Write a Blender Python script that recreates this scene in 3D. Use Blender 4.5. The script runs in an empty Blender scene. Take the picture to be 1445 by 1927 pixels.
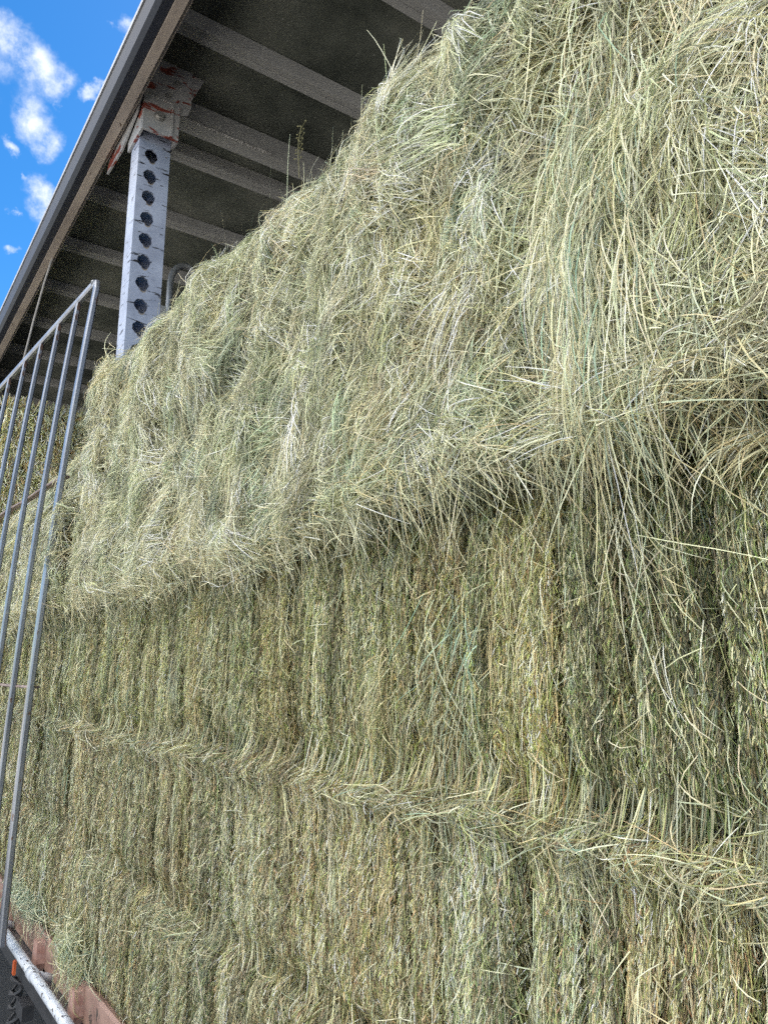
import bpy, bmesh, math, random
import numpy as np
from mathutils import Vector, Matrix

H = 2.0          # eye height; everything below is laid out relative to the eye and lifted by H
rng = np.random.default_rng(7)
random.seed(7)
sc = bpy.context.scene
C = sc.collection

# ------------------------------------------------------------------ materials
def new_mat(name):
    m = bpy.data.materials.new(name); m.use_nodes = True
    nt = m.node_tree; nt.nodes.clear()
    return m, nt.nodes, nt.links

def N(nodes, t, **kw):
    n = nodes.new(t)
    for k, v in kw.items():
        if k in n.inputs: n.inputs[k].default_value = v
        else: setattr(n, k, v)
    return n

def ramp(nodes, stops):
    r = nodes.new('ShaderNodeValToRGB')
    e = r.color_ramp.elements
    while len(e) < len(stops): e.new(0.5)
    for el, (p, c) in zip(e, stops):
        el.position = p; el.color = (c[0], c[1], c[2], 1)
    return r

def paint(name, col, col2=None, chip=None, chip_amt=0.0, rough=0.5, metallic=0.0, scale=6.0,
          stretch=(1, 1, 1), chip_scale=14.0, chip_stretch=(1, 1, 1), bump=0.15, spec=0.5):
    """painted metal: two tones of grime, optional chips through to chip colour"""
    m, n, l = new_mat(name)
    out = N(n, 'ShaderNodeOutputMaterial'); b = N(n, 'ShaderNodeBsdfPrincipled')
    b.inputs['Roughness'].default_value = rough; b.inputs['Metallic'].default_value = metallic
    b.inputs['Specular IOR Level'].default_value = spec
    tc = N(n, 'ShaderNodeTexCoord')
    mp = N(n, 'ShaderNodeMapping'); mp.inputs['Scale'].default_value = stretch
    l.new(tc.outputs['Object'], mp.inputs['Vector'])
    nz = N(n, 'ShaderNodeTexNoise', Scale=scale, Detail=8.0, Roughness=0.65)
    l.new(mp.outputs[0], nz.inputs['Vector'])
    c2 = col2 or tuple(c * 0.6 for c in col)
    r = ramp(n, [(0.32, c2), (0.62, col)])
    l.new(nz.outputs['Fac'], r.inputs['Fac'])
    last = r.outputs[0]
    if chip:
        mp2 = N(n, 'ShaderNodeMapping'); mp2.inputs['Scale'].default_value = chip_stretch
        l.new(tc.outputs['Object'], mp2.inputs['Vector'])
        nz2 = N(n, 'ShaderNodeTexNoise', Scale=chip_scale, Detail=6.0, Roughness=0.6, Distortion=0.4)
        l.new(mp2.outputs[0], nz2.inputs['Vector'])
        th = 0.72 - chip_amt * 0.3
        rr = ramp(n, [(th, (0, 0, 0)), (min(th + 0.02, 0.99), (1, 1, 1))])
        l.new(nz2.outputs['Fac'], rr.inputs['Fac'])
        mx = N(n, 'ShaderNodeMixRGB'); mx.inputs[2].default_value = (*chip, 1)
        l.new(rr.outputs[0], mx.inputs[0]); l.new(last, mx.inputs[1]); last = mx.outputs[0]
    l.new(last, b.inputs['Base Color'])
    fn = N(n, 'ShaderNodeTexNoise', Scale=60.0, Detail=4.0)
    l.new(tc.outputs['Object'], fn.inputs['Vector'])
    bp = N(n, 'ShaderNodeBump', Strength=bump, Distance=0.004)
    l.new(fn.outputs['Fac'], bp.inputs['Height']); l.new(bp.outputs[0], b.inputs['Normal'])
    l.new(b.outputs[0], out.inputs[0])
    return m

def straw_mat(name):
    m, n, l = new_mat(name)
    out = N(n, 'ShaderNodeOutputMaterial'); b = N(n, 'ShaderNodeBsdfPrincipled')
    b.inputs['Roughness'].default_value = 0.38
    b.inputs['Specular IOR Level'].default_value = 0.5
    at = N(n, 'ShaderNodeAttribute', attribute_name='tint')
    tr = N(n, 'ShaderNodeBsdfTranslucent')
    mx = N(n, 'ShaderNodeMixShader'); mx.inputs[0].default_value = 0.18
    l.new(at.outputs['Color'], b.inputs['Base Color']); l.new(at.outputs['Color'], tr.inputs[0])
    l.new(b.outputs[0], mx.inputs[1]); l.new(tr.outputs[0], mx.inputs[2])
    l.new(mx.outputs[0], out.inputs[0])
    return m

def core_mat(name):
    m, n, l = new_mat(name)
    out = N(n, 'ShaderNodeOutputMaterial'); b = N(n, 'ShaderNodeBsdfPrincipled')
    b.inputs['Roughness'].default_value = 0.9; b.inputs['Specular IOR Level'].default_value = 0.1
    tc = N(n, 'ShaderNodeNewGeometry')
    mp = N(n, 'ShaderNodeMapping'); mp.inputs['Scale'].default_value = (1, 1.6, 0.7)
    l.new(tc.outputs['Position'], mp.inputs[0])
    nz = N(n, 'ShaderNodeTexNoise', Scale=190.0, Detail=3.0, Roughness=0.7)
    nb = N(n, 'ShaderNodeTexNoise', Scale=9.0, Detail=4.0)
    l.new(mp.outputs[0], nz.inputs['Vector']); l.new(mp.outputs[0], nb.inputs['Vector'])
    r = ramp(n, [(0.35, (0.02, 0.018, 0.008)), (0.52, (0.07, 0.064, 0.028)), (0.70, (0.22, 0.20, 0.10))])  # dark stops stand in for shade deep between the strands
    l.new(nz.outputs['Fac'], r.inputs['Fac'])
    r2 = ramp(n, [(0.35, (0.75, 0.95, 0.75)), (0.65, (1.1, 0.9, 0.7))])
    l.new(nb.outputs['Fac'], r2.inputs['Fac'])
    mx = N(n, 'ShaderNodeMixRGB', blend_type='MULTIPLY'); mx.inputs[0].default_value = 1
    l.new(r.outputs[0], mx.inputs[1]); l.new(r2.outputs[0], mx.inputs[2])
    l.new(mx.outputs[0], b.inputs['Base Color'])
    bp = N(n, 'ShaderNodeBump', Strength=0.8, Distance=0.01)
    l.new(nz.outputs['Fac'], bp.inputs['Height']); l.new(bp.outputs[0], b.inputs['Normal'])
    l.new(b.outputs[0], out.inputs[0])
    return m

M = {}
M['straw'] = straw_mat('dried_grass')
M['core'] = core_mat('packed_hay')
M['fascia'] = paint('slate_paint', (0.022, 0.026, 0.038), (0.015, 0.017, 0.026), rough=0.5, scale=3, spec=0.25, bump=0.03)
M['lip'] = paint('skylit_trim', (0.42, 0.43, 0.45), (0.28, 0.28, 0.29), rough=0.4, scale=5, bump=0.05)  # sky-lit edge line put into the trim as a paler colour
M['beam'] = paint('galvanised_beam', (0.42, 0.36, 0.31), (0.24, 0.20, 0.175), chip=(0.10, 0.07, 0.05), chip_amt=0.25,
                  rough=0.55, scale=5, stretch=(1, 0.25, 1), chip_scale=40, chip_stretch=(1, 0.4, 1))
M['rib'] = paint('roof_rib_metal', (0.38, 0.38, 0.37), (0.29, 0.29, 0.28), chip=(0.14, 0.10, 0.07), chip_amt=0.08, rough=0.5, scale=4, stretch=(0.4, 2, 1), chip_scale=25, bump=0.1)
M['post'] = paint('pale_post_paint', (0.37, 0.415, 0.53), (0.24, 0.27, 0.36), chip=(0.025, 0.025, 0.03), chip_amt=0.40,
                  rough=0.42, scale=5, chip_scale=11, chip_stretch=(0.8, 0.8, 4.5))
M['bracket'] = paint('bracket_paint', (0.40, 0.395, 0.40), (0.28, 0.275, 0.27), chip=(0.20, 0.045, 0.03), chip_amt=0.58,
                     rough=0.5, scale=6, chip_scale=6, chip_stretch=(0.8, 0.8, 2.6))
M['weld'] = paint('weld_bead', (0.55, 0.54, 0.52), (0.30, 0.29, 0.28), rough=0.35, scale=40, metallic=0.3)
M['bolt'] = paint('zinc_bolt', (0.55, 0.54, 0.52), (0.35, 0.34, 0.33), rough=0.35, metallic=0.7, scale=30)
M['rim_glint'] = paint('rim_glint_steel', (0.5, 0.44, 0.38), (0.28, 0.22, 0.18), rough=0.35, metallic=0.6, scale=20)  # bright metal for the glints put into the post holes
M['gate'] = paint('gate_steel', (0.32, 0.34, 0.38), (0.17, 0.18, 0.21), chip=(0.16, 0.10, 0.075), chip_amt=0.2,
                  rough=0.3, metallic=0.6, scale=5, stretch=(1, 1, 0.3), chip_scale=20, chip_stretch=(1, 1, 0.3))
M['rung'] = paint('rusty_rung', (0.33, 0.25, 0.22), (0.18, 0.13, 0.12), rough=0.55, metallic=0.2, scale=20)
M['tray'] = paint('red_oxide_rail', (0.36, 0.23, 0.185), (0.19, 0.11, 0.09), chip=(0.06, 0.045, 0.04), chip_amt=0.42,
                  rough=0.55, scale=7, chip_scale=18)
M['pocket'] = paint('worn_pocket', (0.48, 0.32, 0.27), (0.30, 0.15, 0.12), chip=(0.05, 0.03, 0.03), chip_amt=0.35,
                    rough=0.55, scale=14, chip_scale=22)
M['pipe'] = paint('white_pipe', (0.55, 0.58, 0.63), (0.36, 0.38, 0.43), chip=(0.06, 0.045, 0.04), chip_amt=0.42,
                  rough=0.38, scale=9, chip_scale=60, chip_stretch=(1, 0.45, 1))
M['dark'] = paint('dark_chassis', (0.035, 0.035, 0.04), (0.015, 0.015, 0.018), rough=0.6, scale=8)
M['edge'] = paint('worn_chassis_edge', (0.16, 0.13, 0.12), (0.07, 0.06, 0.06), rough=0.5, scale=20)
M['deck'] = paint('deck_boards', (0.12, 0.09, 0.06), (0.06, 0.045, 0.03), rough=0.8, scale=12)
M['curtain'] = paint('light_block_curtain', (0.02, 0.02, 0.022), (0.012, 0.012, 0.014), rough=0.7, scale=3)
M['panel'] = paint('pale_panel', (0.5, 0.5, 0.5), (0.38, 0.38, 0.38), rough=0.5, scale=5)
M['hoop'] = paint('galvanised_hoop', (0.34, 0.35, 0.37), (0.22, 0.23, 0.24), rough=0.4, metallic=0.4, scale=8)
M['orange'] = paint('orange_marker', (0.7, 0.16, 0.05), (0.5, 0.09, 0.03), rough=0.25, scale=8, bump=0)
M['rope'] = paint('old_rope', (0.36, 0.34, 0.32), (0.2, 0.19, 0.18), rough=0.8, scale=60, stretch=(1, 1, 1))
M['roofboard'] = None

def roof_mat():
    m, n, l = new_mat('roof_sheet')
    out = N(n, 'ShaderNodeOutputMaterial'); b = N(n, 'ShaderNodeBsdfPrincipled')
    b.inputs['Roughness'].default_value = 0.5; b.inputs['Specular IOR Level'].default_value = 0.4
    tc = N(n, 'ShaderNodeTexCoord')
    a = N(n, 'ShaderNodeTexNoise', Scale=1.6, Detail=6.0, Roughness=0.6)
    l.new(tc.outputs['Object'], a.inputs['Vector'])
    r = ramp(n, [(0.36, (0.06, 0.068, 0.058)), (0.5, (0.125, 0.135, 0.115)), (0.66, (0.21, 0.215, 0.185))])
    l.new(a.outputs['Fac'], r.inputs['Fac'])
    # pale dust specks
    v = N(n, 'ShaderNodeTexVoronoi', Scale=26.0, Randomness=1.0)
    l.new(tc.outputs['Object'], v.inputs['Vector'])
    r2 = ramp(n, [(0.05, (1, 1, 1)), (0.13, (0, 0, 0))])
    l.new(v.outputs['Distance'], r2.inputs['Fac'])
    sp = N(n, 'ShaderNodeTexNoise', Scale=5.0, Detail=3.0)
    l.new(tc.outputs['Object'], sp.inputs['Vector'])
    r3 = ramp(n, [(0.42, (0, 0, 0)), (0.62, (0.9, 0.9, 0.9))])
    l.new(sp.outputs['Fac'], r3.inputs['Fac'])
    ml = N(n, 'ShaderNodeMixRGB', blend_type='MULTIPLY'); ml.inputs[0].default_value = 1
    l.new(r2.outputs[0], ml.inputs[1]); l.new(r3.outputs[0], ml.inputs[2])
    mx = N(n, 'ShaderNodeMixRGB'); mx.inputs[2].default_value = (0.45, 0.46, 0.42, 1)
    l.new(ml.outputs[0], mx.inputs[0]); l.new(r.outputs[0], mx.inputs[1])
    l.new(mx.outputs[0], b.inputs['Base Color']); l.new(b.outputs[0], out.inputs[0])
    return m
M['roof'] = roof_mat()

def asphalt():
    m, n, l = new_mat('asphalt')
    out = N(n, 'ShaderNodeOutputMaterial'); b = N(n, 'ShaderNodeBsdfPrincipled')
    b.inputs['Roughness'].default_value = 0.85
    tc = N(n, 'ShaderNodeNewGeometry')
    a = N(n, 'ShaderNodeTexNoise', Scale=90.0, Detail=4.0); c = N(n, 'ShaderNodeTexNoise', Scale=0.7, Detail=5.0)
    l.new(tc.outputs['Position'], a.inputs['Vector']); l.new(tc.outputs['Position'], c.inputs['Vector'])
    r = ramp(n, [(0.35, (0.009, 0.010, 0.013)), (0.7, (0.030, 0.031, 0.035))])
    l.new(a.outputs['Fac'], r.inputs['Fac'])
    r2 = ramp(n, [(0.3, (0.7, 0.7, 0.72)), (0.7, (1.2, 1.15, 1.1))])
    l.new(c.outputs['Fac'], r2.inputs['Fac'])
    mx = N(n, 'ShaderNodeMixRGB', blend_type='MULTIPLY'); mx.inputs[0].default_value = 1
    l.new(r.outputs[0], mx.inputs[1]); l.new(r2.outputs[0], mx.inputs[2])
    l.new(mx.outputs[0], b.inputs['Base Color'])
    bp = N(n, 'ShaderNodeBump', Strength=0.5, Distance=0.01)
    l.new(a.outputs['Fac'], bp.inputs['Height']); l.new(bp.outputs[0], b.inputs['Normal'])
    l.new(b.outputs[0], out.inputs[0])
    return m
M['asphalt'] = asphalt()

# ------------------------------------------------------------------ object helpers
def tag(o, label=None, cat=None, group=None, kind=None):
    if label: o['label'] = label
    if cat: o['category'] = cat
    if group: o['group'] = group
    if kind: o['kind'] = kind
    return o

def empty(name, loc):
    o = bpy.data.objects.new(name, None); C.objects.link(o)
    o.location = (loc[0], loc[1], loc[2] + H); o.empty_display_size = 0.1
    return o

def wpos(o):
    p = Vector(o.location)
    while o.parent: o = o.parent; p = p + o.location
    return p

def link_bm(name, bm, mat, parent=None, origin=None, smooth=False, bevel=0.0):
    """bm is in eye-relative coordinates; the object sits at origin (eye-relative)"""
    if bevel:
        es = [e for e in bm.edges if len(e.link_faces) == 2 and e.calc_face_angle(0) > 0.5]
        bmesh.ops.bevel(bm, geom=es, offset=bevel, segments=2, affect='EDGES', profile=0.5)
    if origin is None:
        xs = [v.co for v in bm.verts]
        origin = (sum(v.x for v in xs) / len(xs), sum(v.y for v in xs) / len(xs), min(v.z for v in xs))
    o3 = Vector(origin)
    for v in bm.verts: v.co -= o3
    bmesh.ops.recalc_face_normals(bm, faces=bm.faces)
    me = bpy.data.meshes.new(name); bm.to_mesh(me); bm.free()
    if smooth: me.shade_smooth()
    for mm in (mat if isinstance(mat, list) else [mat]): me.materials.append(mm)
    o = bpy.data.objects.new(name, me); C.objects.link(o)
    w = Vector((o3.x, o3.y, o3.z + H))
    if parent: o.parent = parent; o.location = w - wpos(parent)
    else: o.location = w
    return o

def box(bm, x0, x1, y0, y1, z0, z1):
    vs = [bm.verts.new((x, y, z)) for z in (z0, z1) for y in (y0, y1) for x in (x0, x1)]
    for f in ((0, 1, 3, 2), (4, 6, 7, 5), (0, 4, 5, 1), (2, 3, 7, 6), (0, 2, 6, 4), (1, 5, 7, 3)):
        bm.faces.new([vs[i] for i in f])
    return vs

def prism(bm, poly, axis, a, b):
    """poly: 2-D outline; axis 'y' -> outline in (x,z) swept from y=a to b; axis 'x' -> outline in (y,z)"""
    def P(p, t): return (p[0], t, p[1]) if axis == 'y' else (t, p[0], p[1])
    A = [bm.verts.new(P(p, a)) for p in poly]; B = [bm.verts.new(P(p, b)) for p in poly]
    n = len(poly)
    bm.faces.new(A[::-1]); bm.faces.new(B)
    for i in range(n): bm.faces.new((A[i], A[(i + 1) % n], B[(i + 1) % n], B[i]))

def tube(bm, pts, r, seg=10, flat=None):
    """round tube along a polyline; flat=(w,h) gives a rounded-rectangle section instead"""
    pts = [Vector(p) for p in pts]; rings = []
    up0 = None
    for i, p in enumerate(pts):
        t = (pts[min(i + 1, len(pts) - 1)] - pts[max(i - 1, 0)]).normalized()
        ref = Vector((0, 1, 0)) if abs(t.y) < 0.8 else Vector((1, 0, 0))
        a = t.cross(ref).normalized(); b = t.cross(a).normalized()
        ring = []
        if flat:
            w, h = flat; c = min(w, h) * 0.22
            pr = [(w/2, h/2-c), (w/2-c, h/2), (-w/2+c, h/2), (-w/2, h/2-c), (-w/2, -h/2+c), (-w/2+c, -h/2), (w/2-c, -h/2), (w/2, -h/2+c)]
            ring = [bm.verts.new(p + a * q[0] + b * q[1]) for q in pr]
        else:
            ring = [bm.verts.new(p + a * r * math.cos(2*math.pi*k/seg) + b * r * math.sin(2*math.pi*k/seg)) for k in range(seg)]
        rings.append(ring)
    for A, B in zip(rings, rings[1:]):
        n = len(A)
        for k in range(n): bm.faces.new((A[k], A[(k+1) % n], B[(k+1) % n], B[k]))
    bm.faces.new(rings[0][::-1]); bm.faces.new(rings[-1])

def mesh_part(name, fn, mat, parent=None, **kw):
    bm = bmesh.new(); fn(bm); return link_bm(name, bm, mat, parent, **kw)

# ------------------------------------------------------------------ numpy noise
_perm = rng.random((512, 512))
def vnoise(x, y, s=0):
    x = np.asarray(x, float) + 37.3 * s + 100; y = np.asarray(y, float) + 91.7 * s + 100
    xi = np.floor(x).astype(int); yi = np.floor(y).astype(int); fx = x - xi; fy = y - yi
    fx = fx*fx*(3-2*fx); fy = fy*fy*(3-2*fy)
    a = _perm[xi % 512, yi % 512]; b = _perm[(xi+1) % 512, yi % 512]
    c = _perm[xi % 512, (yi+1) % 512]; d = _perm[(xi+1) % 512, (yi+1) % 512]
    return (a*(1-fx)+b*fx)*(1-fy) + (c*(1-fx)+d*fx)*fy - 0.5
def fbm(x, y, s=0): return vnoise(x, y, s) + 0.5*vnoise(2*x, 2*y, s+1) + 0.25*vnoise(4*x, 4*y, s+2)

# ------------------------------------------------------------------ the stack of bales
X0 = 0.91
ZS = [-1.12, -0.67, -0.19, 0.318, 0.85, 1.36]         # seams between the five rows
SEAMS = [                                             # where one bale ends and the next begins, per row
    [-0.62, 0.22, 1.37, 2.50, 3.66, 4.80, 5.95, 7.05],
    [-0.62, 0.92, 2.05, 3.22, 4.36, 5.50, 6.60, 7.05],
    [-0.62, 0.55, 1.70, 2.86, 4.00, 5.16, 6.30, 7.05],
    [-0.62, 0.30, 1.45, 2.60, 3.84, 4.98, 6.10, 7.05],
    [-0.62, 0.48, 1.55, 2.60, 3.60, 4.75, 5.90, 7.05],
]
for r in (0, 1, 2, 3, 4):
    SEAMS[r] = [SEAMS[r][0]] + SEAMS[r][1:]
GRO = []; GST = []
for r in range(5):
    y = -0.7; g = []
    while y < 7.3:
        y += random.choice([0.035, 0.06, 0.09, 0.13, 0.17])*random.uniform(0.7, 1.2); g.append(y)
    GRO.append(np.array(g)); GST.append(np.array([random.choice([0.25, 0.5, 0.8, 1.4]) * random.uniform(0.6, 1.2) for _ in g]))
BOFF = [[random.uniform(-0.014, 0.014) for _ in s] for s in SEAMS]
BOFF[2][0] = 0.03; BOFF[1][0] = 0.0; BOFF[3][4] = 0.03; BOFF[3][5] = 0.02
ROWF = [0.0, 0.0, -0.004, 0.034, 0.04]

def row_of(Y, z):
    w = 0.022 * vnoise(Y*3, z*0+5, 3)
    zz = z + w
    return np.clip(np.searchsorted(np.array(ZS[1:5]), zz), 0, 4)

def groove(Y, z, r):
    d = np.full(np.shape(Y), 9.0); st = np.zeros(np.shape(Y)); fid = np.zeros(np.shape(Y), int)
    for k in range(5):
        m = r == k
        if not np.any(m): continue
        yy = Y[m] + 0.05 * vnoise(Y[m]*1.2, z[m]*1.6, 11+k) + 0.012 * vnoise(Y[m]*9, z[m]*9, 12)
        g = GRO[k]; i = np.clip(np.searchsorted(g, yy), 1, len(g)-1)
        dl = yy - g[i-1]; dr = g[i] - yy; left = dl < dr
        d[m] = np.where(left, dl, dr); st[m] = np.where(left, GST[k][i-1], GST[k][i]); fid[m] = i + 100*k
    return d, st, fid

def surf(Y, z, edge=True):
    """outward bulge of the hay face at (Y, z); also returns row and flake ids"""
    Y = np.asarray(Y, float); z = np.asarray(z, float)
    r = row_of(Y, z)
    s = np.zeros(Y.shape)
    upper = (r >= 3)
    d, st, fid = groove(Y, z, r)
    for k in range(5):
        m = r == k
        if not np.any(m): continue
        sm = np.array(SEAMS[k]); i = np.clip(np.searchsorted(sm, Y[m]) - 1, 0, len(sm)-2)
        off = np.array(BOFF[k])[i] + ROWF[k]
        dy = np.minimum(np.abs(Y[m]-sm[i]), np.abs(sm[i+1]-Y[m])) + 0.01*vnoise(Y[m]*8, z[m]*8, 4)
        w = 0.022 * vnoise(Y[m]*3, z[m]*0+5, 3)
        dz = np.abs(ZS[k+1]-z[m]-w) if k == 3 else np.minimum(np.abs(z[m]+w-ZS[k]), np.abs(ZS[k+1]-z[m]-w))
        e = -0.065*np.exp(-dz/0.024) if k < 3 else -0.035*np.exp(-dz/0.03)
        if k == 4: e = e - 0.10*np.exp(-np.clip(np.where(Y[m] > 3.6, 1.28, crest(Y[m]))-z[m], 0, 9)/0.05)
        if k == 2: e = e - 0.02*np.exp(-np.abs(z[m]+w-ZS[2])/0.03)
        if k == 1: e = e - 0.02*np.exp(-np.abs(z[m]+w-ZS[1])/0.03) + 0.028*np.exp(-((ZS[2]-z[m]-w-0.04)/0.03)**2)
        e = e + (-0.035*np.exp(-np.clip(dy, 0, 9)/0.018) if k < 3 else -0.02*np.exp(-np.clip(dy, 0, 9)/0.03))
        s[m] = off + e
    s += np.where(upper, 0.052*fbm(Y*3.6, z*1.8, 20) + 0.042*fbm(Y*10, z*3.5, 22) - 0.10*np.clip(vnoise(Y*5, z*3, 28)-0.30, 0, 1)*5*0.2, 0.022*fbm(Y*2.5, z*2.0, 25) + 0.008*fbm(Y*24, z*5, 26))
    s -= np.where(upper, 0.014, 0.032) * st * np.exp(-(d/(0.007+0.0015*np.clip(Y, 0, 5)))**2) * np.clip(0.7+1.3*vnoise(z*5, fid*1.7, 29), 0, 1.4)
    # the row above sags forward over the cut face below it
    s += np.where(upper, 0.0, 0.0)
    s -= 0.085*np.exp(-((Y-0.80)/0.030)**2-((z-0.44)/0.07)**2) + 0.05*np.exp(-((Y-1.62)/0.035)**2-((z-0.62)/0.07)**2) + 0.06*np.exp(-((Y-1.66)/0.03)**2-((z-0.34)/0.05)**2)
    far = Y > 3.84
    s = np.where((Y > 3.60) & (r == 4), s - 0.15, s)
    s = np.where(far & (r == 3), s + 0.015, s)
    s = np.where(np.abs(Y-3.565) < 0.14, np.maximum(s, -0.018), s)      # the bales sit against the post here
    return s, r, fid

def crest(Y): return np.minimum(1.24 + 0.055*np.asarray(Y, float), 1.43) + 0.018*vnoise(np.asarray(Y)*3.3, np.asarray(Y)*0, 33) + 0.02*vnoise(np.asarray(Y)*11, np.asarray(Y)*0, 34)
PX = 1/768.0
def lod(Y, z): return np.sqrt(0.8 + Y**2 + z**2)

# palette (linear albedo)
PAL = {
    'pale':  (0.72, 0.68, 0.45), 'straw': (0.66, 0.59, 0.35), 'gold': (0.56, 0.46, 0.24),
    'sage':  (0.47, 0.50, 0.33), 'teal':  (0.26, 0.37, 0.27), 'olive': (0.30, 0.31, 0.12),
    'green': (0.22, 0.28, 0.09), 'brown': (0.30, 0.21, 0.10), 'rust':  (0.36, 0.22, 0.10), 'white': (0.84, 0.79, 0.56),
}
def pick(names, probs, n):
    a = np.array([PAL[k] for k in names]); return a[rng.choice(len(names), n, p=np.array(probs)/sum(probs))]

def ribbons(Y, z, off, ang, L, W, col, nseg, arch, lift, bend, sag=None, follow=True, xfn=None, jit=0.0):
    """strands laid over the hay face. ang: direction in the face (0 = down, + = towards +Y).
    arch: hump outwards mid-way, lift: outward lift at the tip, bend: sideways curl. Returns verts, colours, quads"""
    n = len(Y); t = np.linspace(0, 1, nseg+1)[None, :]
    W = W*0.70
    a = ang[:, None] + 0.28*bend[:, None]*t
    ds = (L/nseg)[:, None]
    if jit: a = a + np.cumsum(rng.normal(0, jit*0.4, (n, nseg+1)), 1)
    if nseg >= 3:
        kk = rng.integers(1, nseg, n)[:, None]; km = (rng.random(n) < 0.20)[:, None]
        a = a + km*(np.arange(nseg+1)[None, :] >= kk)*rng.normal(0, 0.6, n)[:, None]
    dy = np.sin(a)*ds; dz = -np.cos(a)*ds
    Yp = Y[:, None] + np.concatenate([np.zeros((n, 1)), np.cumsum(dy, 1)[:, :-1]], 1)
    zp = z[:, None] + np.concatenate([np.zeros((n, 1)), np.cumsum(dz, 1)[:, :-1]], 1)
    o = off[:, None] + arch[:, None]*np.sin(np.pi*t) + lift[:, None]*t**1.5
    if sag is not None: zp = zp - sag[:, None]*t**2
    if follow:
        if nseg >= 2:   # a stiff stalk bridges hollows: straight from end to end, pushed out where the hay bulges between
            m = nseg//2
            e = surf(Yp[:, [0, m, -1]], np.clip(zp[:, [0, m, -1]], -1.4, 1.5))[0]
            e[:, 2] = np.clip(e[:, 2], e[:, 0]-0.03, None)
            s = e[:, :1]*(1-t) + e[:, 2:]*t + np.clip(e[:, 1:2] - 0.5*(e[:, :1]+e[:, 2:]), -0.004, 0.05)*np.sin(np.pi*t)
        else:
            s = surf(Yp, np.clip(zp, -1.4, 1.5))[0]
        xp = X0 - s - o
    else:
        xp = xfn(Yp, zp) - o
    P = np.stack([xp, Yp, zp], -1)
    T = np.gradient(P, axis=1)
    nr = np.stack([-np.ones(n), rng.normal(0, 0.75, n), rng.normal(0, 0.75, n)], -1)[:, None, :]
    S = np.cross(T, nr); S /= np.linalg.norm(S, axis=-1, keepdims=True) + 1e-9
    tw = (1 - 0.55*t**3)[..., None]
    A = P + S*W[:, None, None]*0.5*tw; B = P - S*W[:, None, None]*0.5*tw
    V = np.stack([A, B], 2).reshape(-1, 3)
    c = np.repeat(col, (nseg+1)*2, 0)
    base = (np.arange(n)*(nseg+1)*2)[:, None] + (np.arange(nseg)*2)[None, :]
    Q = np.stack([base, base+1, base+3, base+2], -1).reshape(-1, 4)
    return V, c, Q

class Acc:
    def __init__(s): s.V = []; s.C = []; s.Q = []; s.M = []; s.n = 0
    def add(s, V, c, Q, m=0):
        s.V.append(V); s.C.append(c); s.Q.append(Q + s.n); s.M.append(np.full(len(Q), m)); s.n += len(V)
    def build(s, name, origin, mats, parent=None):
        V = np.concatenate(s.V) - np.array(origin); c = np.concatenate(s.C); Q = np.concatenate(s.Q); mi = np.concatenate(s.M)
        me = bpy.data.meshes.new(name)
        me.vertices.add(len(V)); me.vertices.foreach_set('co', V.astype(np.float32).ravel())
        me.loops.add(len(Q)*4); me.loops.foreach_set('vertex_index', Q.astype(np.int32).ravel())
        me.polygons.add(len(Q)); me.polygons.foreach_set('loop_start', (np.arange(len(Q))*4).astype(np.int32))
        me.polygons.foreach_set('loop_total', np.full(len(Q), 4, np.int32))
        me.polygons.foreach_set('material_index', mi.astype(np.int32))
        me.update(calc_edges=True)
        at = me.attributes.new('tint', 'FLOAT_COLOR', 'POINT')
        at.data.foreach_set('color', np.concatenate([np.clip(c, 0, 0.80), np.ones((len(c), 1))], 1).astype(np.float32).ravel())
        me.polygons.foreach_set('use_smooth', np.ones(len(Q), bool))
        for m in mats: me.materials.append(m)
        o = bpy.data.objects.new(name, me); C.objects.link(o)
        w = Vector((origin[0], origin[1], origin[2] + H))
        o.location = w - wpos(parent) if parent else w
        if parent: o.parent = parent
        return o

def vary(col, sd=0.12):
    n = len(col)
    return col * np.clip(np.exp(rng.normal(-0.02, sd*1.7, (n, 1))), 0.3, 1.8) * (1 + rng.normal(0, 0.03, (n, 3)))

flake_tone = {}
def tone(fid):
    out = np.ones((len(fid), 3)); 
    for f in np.unique(fid):
        if f not in flake_tone:
            b = random.uniform(0.68, 1.25); w = random.uniform(-0.08, 0.08)
            flake_tone[f] = (b*(1+w), b, b*(1-w*0.8))
        out[fid == f] = flake_tone[f]
    return out

# a field of colour for the shaggy rows: greener and strawier clumps
def shag_col(Y, z, n):
    g = fbm(Y*4.5, z*3.0, 40) + rng.normal(0, 0.12, n)
    b = fbm(Y*6, z*2.0, 44) + rng.normal(0, 0.10, n)
    base = pick(['pale', 'straw', 'sage', 'olive'], [3.4, 2.4, 5.2, 0.9], n)
    tl = pick(['teal', 'sage'], [5, 5], n); gd = pick(['gold', 'straw', 'pale', 'brown'], [3, 5, 3, 0.6], n)
    c = np.where((g > 0.22)[:, None], tl, base)
    c = np.where((rng.random(n) < 0.35)[:, None], base, c)*np.array([[0.99, 1.0, 0.95]])
    return np.where(((b > 0.30) & (rng.random(n) < 0.75))[:, None], gd, c)

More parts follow.
